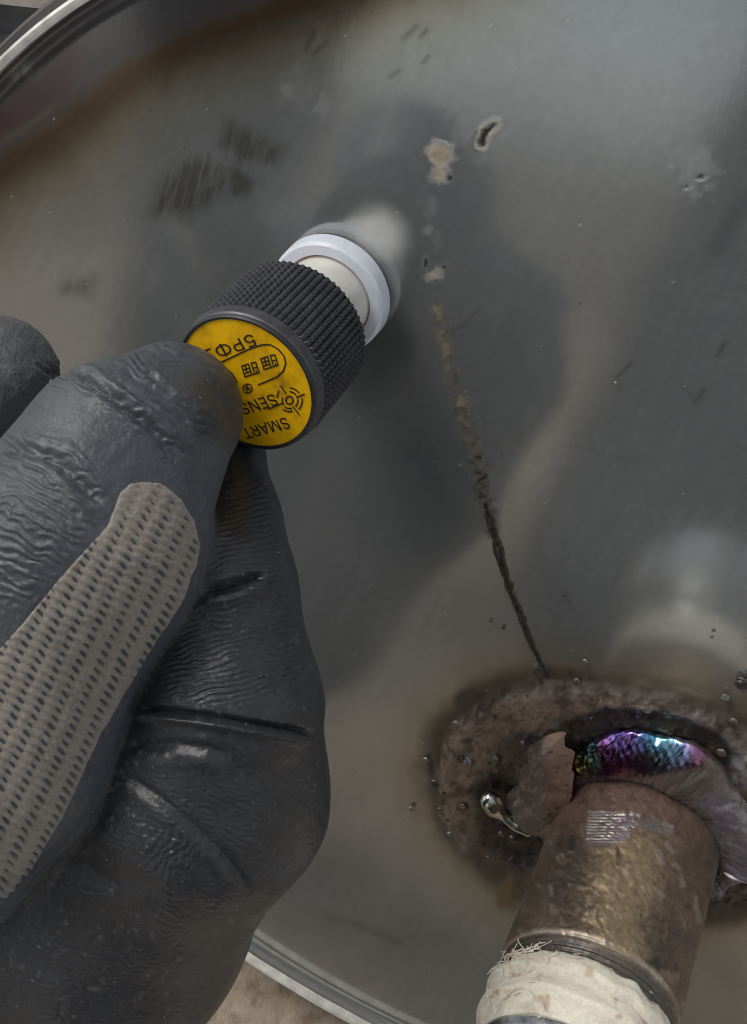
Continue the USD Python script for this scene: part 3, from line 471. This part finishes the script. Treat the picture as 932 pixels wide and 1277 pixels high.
def chain_sdf(P, ch, k=.004):
    d = np.full(len(P), 9., np.float32)
    for a, b in zip(ch[:-1], ch[1:]):
        e = (b - a)[:3]; t = np.clip((P - a[:3]) @ e / (e @ e), 0, 1)
        q = np.linalg.norm(P - a[:3] - t[:, None] * e, axis=1) - (a[3] + t * (b[3] - a[3]))
        hq = np.clip(.5 + .5 * (d - q) / k, 0, 1); d = d + (q - d) * hq - k * hq * (1 - hq)
    return d
def smin(a, b, k): h = np.clip(.5 + .5 * (a - b) / k, 0, 1); return a + (b - a) * h - k * h * (1 - h)
def hand_sdf(P):
    t, i, mfi, pm = chain_sdf(P, TH, .006), chain_sdf(P, IX, .007), chain_sdf(P, MF), chain_sdf(P, PM, .008)
    # the thumb keeps clear of the index finger near its tip and joins it only at the palm
    px, py = proj(P); k = .0012 + .010 * ss(950, 1250, py)
    return smin(smin(smin(t, i, k), pm, .012), mfi, .002)
def grad(fn, P, e=2e-4):
    g = np.stack([fn(P + e * np.eye(3)[k]) - fn(P - e * np.eye(3)[k]) for k in range(3)], -1); return g / (np.linalg.norm(g, axis=1, keepdims=True) + 1e-12)
def surface_nets(fn, lo, hi, h):
    n = np.ceil((hi - lo) / h).astype(int) + 1
    axs = [lo[k] + np.arange(n[k]) * h for k in range(3)]
    # coarse pass keeps the fine one small
    c = 4; coarse = [a_[::c] for a_ in axs]; G = np.stack(np.meshgrid(*coarse, indexing='ij'), -1).reshape(-1, 3)
    dc = fn(G).reshape([len(x) for x in coarse]); near = np.abs(dc) < h * c * 1.8
    d = np.repeat(np.repeat(np.repeat(dc, c, 0), c, 1), c, 2)[:n[0], :n[1], :n[2]].astype(np.float32)
    mk = np.repeat(np.repeat(np.repeat(near, c, 0), c, 1), c, 2)[:n[0], :n[1], :n[2]]
    idx = np.argwhere(mk); d[mk] = fn(lo + idx * h)
    inside = d < 0; cells = np.zeros(n - 1, np.int32); acc = np.zeros((*(n - 1), 3), np.float32); cnt = np.zeros(n - 1, np.float32)
    corners = [(i, j, k) for i in (0, 1) for j in (0, 1) for k in (0, 1)]; sl = lambda o: tuple(slice(o[k], n[k] - 1 + o[k]) for k in range(3))
    s8 = sum(inside[sl(o)].astype(np.int32) for o in corners); act = np.argwhere((s8 > 0) & (s8 < 8))
    ids = -np.ones(n - 1, np.int64); ids[tuple(act.T)] = np.arange(len(act))
    vs, ct = np.zeros((len(act), 3)), np.zeros(len(act))
    for o in corners:
        for ax_ in range(3):
            if o[ax_]: continue
            o2 = list(o); o2[ax_] = 1; p, q = act + o, act + o2; da, db = d[tuple(p.T)], d[tuple(q.T)]; x = (da < 0) != (db < 0)
            t = np.where(x, da / np.where(da == db, 1, da - db), 0); vs += np.where(x[:, None], p + t[:, None] * (q - p), 0); ct += x
    vs = lo + vs / ct[:, None] * h; quads = []
    for ax_ in range(3):
        o = [0, 0, 0]; o[ax_] = 1; a_ = inside[:n[0] - o[0], :n[1] - o[1], :n[2] - o[2]]; b_ = inside[o[0]:, o[1]:, o[2]:]
        e = np.argwhere(a_ != b_); u, w = (ax_ + 1) % 3, (ax_ + 2) % 3; e = e[(e[:, u] > 0) & (e[:, w] > 0) & (e[:, u] < n[u] - 1) & (e[:, w] < n[w] - 1)]
        du, dw = np.eye(3, dtype=int)[u], np.eye(3, dtype=int)[w]
        qd = np.stack([ids[tuple((e - du - dw).T)], ids[tuple((e - dw).T)], ids[tuple(e.T)], ids[tuple((e - du).T)]], -1); fl = ~a_[tuple(e.T)]; qd[fl] = qd[fl][:, ::-1]; quads.append(qd)
    q = np.vstack(quads); q = q[(q >= 0).all(1)]; return vs, q
allj = np.vstack([TH, IX, MF, PM[:3]]); lo, hi = (allj[:, :3] - allj[:, 3:]).min(0) - .004, (allj[:, :3] + allj[:, 3:]).max(0) + .004
hv, hq = surface_nets(hand_sdf, lo, hi, .0011)
hf = np.vstack([hq[:, [0, 1, 2]], hq[:, [0, 2, 3]]])
def project(P, fn, it=2):
    for _ in range(it): P = P - grad(fn, P) * fn(P)[:, None]
    return P
hv = project(hv, hand_sdf)
def facing(P):
    g = grad(hand_sdf, P); view = CAM - P; view /= np.linalg.norm(view, axis=1, keepdims=True); return (g * view).sum(1), g
for lvl in range(2):
    fc, _ = facing(hv); X, Y = proj(hv); vis = (fc > -.15) & (X > -25) & (X < 470) & (Y < 1300) & (Y > 350)
    tm = trimesh.Trimesh(hv, hf, process=False)
    nv, nf = trimesh.remesh.subdivide(tm.vertices, tm.faces, face_index=np.nonzero(vis[hf].any(1))[0])[:2]
    new = np.arange(len(nv)) >= len(hv); hv, hf = nv, nf; hv[new] = project(hv[new], hand_sdf, 1)
fc, gn = facing(hv); X, Y = proj(hv); vis = ss(.02, .25, fc) * ss(-24, -8, X) * ss(1299, 1285, Y) * ss(350, 375, Y)
dth = chain_sdf(hv, TH, .006); own = dth < chain_sdf(hv, IX, .007); mid = (chain_sdf(hv, MF) < .002)
b, f4, a = n2(X, Y, 30, 81), n2(X, Y, 10, 82), n2(X, Y, 90, 83)
def ripple(ux, uy, lam, warp=16, seed=0, w2=2.2):
    ph = (X * ux + Y * uy) / lam + w2 * (n2(X, Y, warp, 90 + seed, 2) - .5) * 2; s_ = np.sin(2 * math.pi * ph); return np.sign(s_) * np.abs(s_) ** .8
dsp = np.zeros(len(hv))
MM = .001
# thumb: flexion wrinkles across the digit
for pts, dp_, wd in (([(50, 462), (80, 468), (106, 474), (138, 493), (165, 512), (190, 532), (210, 555), (226, 570)], 1.0, 6), ([(176, 460), (192, 470), (208, 485), (232, 508), (258, 530)], .55, 4), ([(196, 498), (215, 512), (236, 530)], .3, 3.5), ([(-10, 552), (39, 564), (74, 577), (97, 600), (131, 634)], .9, 8), ([(-10, 440), (20, 500), (60, 520)], .2, 8), ([(140, 470), (180, 500), (205, 520)], .25, 3.5)):
    q, t = seg_dist(X + 7 * (f4 - .5), Y + 9 * (f4 - .5), pts); e = ss(0, .15, t) * ss(1, .8, t)
    dsp += own * vis * e * (-dp_ * np.exp(-(q / wd) ** 2) + .45 * dp_ * np.exp(-((q - 2.1 * wd) / (1.2 * wd)) ** 2)) * MM
w1, _ = seg_dist(X, Y, [(60, 465), (110, 478), (170, 515), (225, 565)]); w2_, _ = seg_dist(X, Y, [(170, 455), (210, 490), (260, 535)]); w3 = np.minimum(np.hypot(X - 40, Y - 680) - 60, seg_dist(X, Y, [(0, 560), (70, 585), (140, 650)])[0] - 14)
cross = ripple(.55, -.83, 9, 20, 1, 1.1)
dsp += own * vis * .30 * MM * cross * (ss(26, 4, w1) * .9 + ss(22, 4, w2_) * .8) * (.4 + b)
dsp += own * vis * .16 * MM * ripple(.5, -.86, 11, 22, 2, 1.3) * ss(40, 0, w3) * (.4 + a)
dsp += own * vis * .12 * MM * ripple(.35, -.93, 10, 20, 3, 1.2) * ss(480, 430, Y) * ss(100, 150, X)
# index finger: folds at the joints, fine horizontal ripples
ix = ~own & ~mid; ix = ix * ss(.0004, .0026, dth)
for pts, dp_, wd, lip in (([(240, 738), (262, 735), (290, 730), (312, 722), (335, 714)], 1.7, 6, .5), ([(180, 884), (200, 886), (270, 894), (330, 905), (372, 912), (400, 917)], 1.6, 3.5, .9), ([(170, 930), (220, 930), (262, 936), (292, 950)], .9, 8, .4), ([(170, 975), (205, 1000), (240, 1030), (275, 1062), (300, 1095), (318, 1120)], .55, 6, .6), ([(90, 1070), (140, 1100), (200, 1110)], .5, 12, .3)):
    q, t = seg_dist(X + 4 * (f4 - .5), Y + 5 * (f4 - .5), pts); e = ss(1, .85, t)
    sgn = Y - np.interp(X, [p[0] for p in pts], [p[1] for p in pts])
    dsp += ix * vis * e * (-dp_ * np.exp(-(q / wd) ** 2) + lip * dp_ * np.exp(-((q - 2.4 * wd) / (1.5 * wd)) ** 2) * (sgn > 0)) * MM
reg = ss(345, 315, X - np.maximum(0, Y - 640) * .28) * ss(590, 630, Y) * ss(885, 860, Y)
dsp += ix * vis * .15 * MM * ripple(.22, .975, 7.2, 22, 4, .9) * reg * ss(.25, .65, b * .6 + a * .4) * 1.25
dsp += ix * vis * .055 * MM * ripple(-.25, .97, 7.5, 18, 5, 1.4) * ss(930, 980, Y) * ss(.42, .62, b)
dsp += ix * vis * .12 * MM * ripple(.8, .6, 9, 14, 6, 1.4) * ss(60, 5, np.hypot((X - 205) * .8, Y - 1062) + 40 * (b - .5))
dsp += mid * vis * .06 * MM * ripple(.95, .2, 6, 9, 7, 2.2) * (.2 + b)
dsp += vis * ((a - .5) * 0.9 + (b - .5) * .7 + (f4 - .5) * .22) * MM
nearknit = ss(-20, -6, poly_in(X, Y, KP)) * own; dsp = dsp * (1 - nearknit) + nearknit * vis * ((a - .5) * 0.9 + (b - .5) * .7) * MM
hv = hv + gn * dsp[:, None]
c = np.tile(np.array([.046, .047, .049]), (len(hv), 1)) * (.75 + .5 * b)[:, None]; ro = .47 + .16 * (b - .5) + .12 * (a - .5)
dust = ss(.48, .72, a * .55 + f4 * .45); c = lerp(c, (.11, .11, .106), dust * .55 * own); ro = ro + .10 * dust
c = lerp(c, (.056, .066, .077), own * .6)
tan, _ = seg_dist(X, Y, [(102, 428), (125, 420), (150, 417)]); c = lerp(c, (.26, .22, .17), ss(9, 3, tan + 7 * (f4 - .5)) * own)
ed_, _ = seg_dist(X, Y, [(372, 740), (392, 800), (404, 860), (412, 930)]); c = lerp(c, (.20, .17, .13), ss(.55, .68, f4) * ss(22, 6, ed_) * .6 * ix)
c = lerp(c, (.019, .021, .024), ix * .8); ro = ro - .15 * ix - .05 * own  # index finger painted darker to deepen its occlusion
tip = np.hypot(X - 288, Y - 508); c *= (1 - .6 * own * ss(75, 20, tip))[:, None]  # contact shadow beside the label painted onto the thumb tip
sc_ = ss(.60, .70, n2(X * 1.0, Y * 1.0, 7, 98, 5)) * ss(.42, .62, a); c = lerp(c, (.15, .148, .14), sc_ * .35); ro = ro + .12 * sc_
c = lerp(c, (.3, .3, .29), ss(.88, .91, n2(X, Y, 4, 97, 2)) * .6)
c = lerp(c, (.11, .11, .11), mid * .6); ro = np.where(mid, .32, ro)
glove_mat = painted('nitrile_coating', bump=.62, bscale=1300., bdist=.00025, grain=.2, gscale=1400., spec=.55)
hand = thing('person', 'person whose hand in a black coated work glove with grey knit back holds the probe', 'person', loc=at(20, 1330, -.108))
obj('coated_glove', (hv, hf), glove_mat, hand, smooth=True, paint=c, rough=ro, metal=np.zeros(len(hv)))
# knit back of the thumb
u_ = np.arange(-470, 420, 1.25); v_ = np.arange(-210, 215, 1.25); e1, e2 = np.array([.60, -.80]), np.array([.80, .60]); o_ = np.array([60., 880.])
UU, VV = np.meshgrid(u_, v_, indexing='ij'); KX, KY = o_[0] + UU * e1[0] + VV * e2[0], o_[1] + UU * e1[1] + VV * e2[1]
sd = poly_in(KX.ravel(), KY.ravel(), KP); ok = (sd > -5) & (KX.ravel() > -50) & (KY.ravel() < 1290)
kx, ky = KX.ravel()[ok], KY.ravel()[ok]; rd = ray(kx, ky) @ R.T; rd /= np.linalg.norm(rd, axis=1, keepdims=True)
t = np.full(len(kx), .08)
base = lambda P: chain_sdf(P, TH, .006)
for _ in range(60): t = t + np.minimum(base(CAM + rd * t[:, None]), .02) * .9
kp = CAM + rd * t[:, None]; kg = grad(base, kp); good = (np.abs(base(kp)) < 2e-4) & ((kg * -rd).sum(1) > .06)
kp = kp + kg * (((n2(kx, ky, 90, 83) - .5) * 0.9 + (n2(kx, ky, 30, 81) - .5) * .7) * MM)[:, None]
uu, vv = UU.ravel()[ok], VV.ravel()[ok]; sdk = sd[ok]
bend = .00035 * uu ** 2; vv2 = vv + bend * .25 + 7 * (n2(kx, ky, 60, 101, 2) - .5); uu2 = uu + 5 * (n2(kx, ky, 50, 102, 2) - .5)
cv, rv = np.array([4.5, -10.0]), np.array([21.5, 10.3]); dn = np.linalg.inv(np.stack([cv, rv], 1))      # stitch lattice: along a wale, across the wales
wx, wy = kx + 7 * (n2(kx, ky, 70, 101, 2) - .5) - .00030 * (vv - 20) ** 2, ky + 7 * (n2(kx, ky, 70, 102, 2) - .5)
la, lb = dn[0, 0] * wx + dn[0, 1] * wy, dn[1, 0] * wx + dn[1, 1] * wy
hole = np.zeros(len(kx)); dd = np.array([.61, .79])
for ia in (0, 1):
    for ib in (0, 1):
        A0, B0 = np.floor(la) + ia, np.floor(lb) + ib; gx_, gy_ = wx - A0 * cv[0] - B0 * rv[0], wy - A0 * cv[1] - B0 * rv[1]
        jit = meshkit.noise(np.stack([A0, B0, A0 * 0], -1) * 1.37, 12); al, ac = gx_ * dd[0] + gy_ * dd[1], -gx_ * dd[1] + gy_ * dd[0]
        hole = np.maximum(hole, np.exp(-np.abs(al / (4.6 + 1.8 * jit)) ** 2.6 - (ac / (1.5 + .7 * jit)) ** 2) * (.45 + .65 * jit))
fade = .35 + .65 * ss(600, 690, ky + .25 * (kx - 190)); hole *= fade
st_ = (.30 * np.cos(2 * math.pi * (la + .5)) * fade + .16 * np.cos(2 * math.pi * (lb + .5)) - .8 * hole) * .36
fz = n2(kx, ky, 4, 103, 3)
kh = (np.clip((sdk + 3) / 6, 0, 1) * .55 - .35 + st_ * ss(0, 6, sdk) + .14 * (fz - .5)) * MM
kv = kp + kg * kh[:, None]
c = np.tile(np.array([.245, .222, .190]), (len(kv), 1)) * (.86 + .28 * fz + .12 * (n2(kx, ky, 70, 104) - .5))[:, None]; c = lerp(c, (.05, .043, .038), np.clip(hole * 1.15, 0, .9)); c = lerp(c, (.20, .13, .09), ss(.68, .76, n2(kx, ky, 12, 105)) * .5)
mapi = -np.ones(UU.size, int); mapi[ok] = np.arange(ok.sum()); keep = np.zeros(UU.size, bool); keep[np.nonzero(ok)[0][good]] = True
kf = mapi[grid_faces(len(u_), len(v_), keep)]
kvv, kff, kc = compact(kv, kf, c)
tri = np.cross(kvv[kff[:, 1]] - kvv[kff[:, 0]], kvv[kff[:, 2]] - kvv[kff[:, 0]]).sum(0)
if tri @ (CAM - kvv.mean(0)) < 0: kff = kff[:, ::-1]
knit_mat = painted('grey_knit_fabric', bump=.4, bscale=2600., bdist=.00015, grain=.18, gscale=3000., spec=.15, extra={'sheen_weight': .15})
obj('knit_back', (kvv, kff), knit_mat, hand, smooth=True, paint=kc, rough=np.full(len(kvv), .9), metal=np.zeros(len(kvv)))

# the rest of the person, crouching behind the camera (seen only as a dark reflection in the dish)
Q25 = np.array([[1, 0, 0], [0, math.cos(.4363), math.sin(.4363)], [0, -math.sin(.4363), math.cos(.4363)]])
qj = lambda x, y, z, r: np.r_[Q25.T @ np.array([x, y, z]), r]
wr = np.r_[PM[3][:3], .031]
BODY = [[wr, qj(-.25, -.42, .10, .048), qj(-.12, -.62, .42, .06), qj(.02, -.60, .46, .08)], [qj(.36, -.28, .10, .034), qj(.44, -.46, .10, .045), qj(.38, -.60, .42, .06), qj(.26, -.60, .46, .08)],
        [qj(.14, -.62, .44, .14), qj(.14, -.66, .22, .145), qj(.14, -.66, .06, .15)], [qj(.07, -.66, .05, .10), qj(.045, -.46, -.16, .085), qj(.05, -.84, -.19, .055), qj(.05, -.90, -.21, .04)],
        [qj(.21, -.66, .05, .10), qj(.27, -.46, -.16, .085), qj(.25, -.84, -.19, .055), qj(.25, -.90, -.21, .04)], [qj(.14, -.58, .52, .06), qj(.14, -.54, .60, .055)], [qj(.14, -.53, .68, .085), qj(.14, -.51, .64, .078)]]
def body_sdf(P):
    d = chain_sdf(P, BODY[0], .02)
    for ch_ in BODY[1:]: d = smin(d, chain_sdf(P, ch_, .02), .03)
    return d
bj = np.vstack(BODY); bv, bq = surface_nets(body_sdf, (bj[:, :3] - bj[:, 3:]).min(0) - .03, (bj[:, :3] + bj[:, 3:]).max(0) + .03, .011)
tz = (bv @ Q.T)[:, 2]; fold = meshkit.fbm(bv * np.array([14, 14, 30]), 3, 77); bv = project(bv, body_sdf, 1) + grad(body_sdf, bv) * ((fold - .5) * .022 * (tz < .53))[:, None]
c = np.tile(np.array([.20, .21, .225]), (len(bv), 1)); c[tz < .10] = (.026, .027, .032); c[tz > .57] = (.42, .27, .2)
obj('body', (bv, bq), painted('dark_workwear', bump=.3, bscale=300., bdist=.001, grain=.15, gscale=200., spec=.3), hand, smooth=True, paint=c, rough=np.full(len(bv), .85), metal=np.zeros(len(bv)))
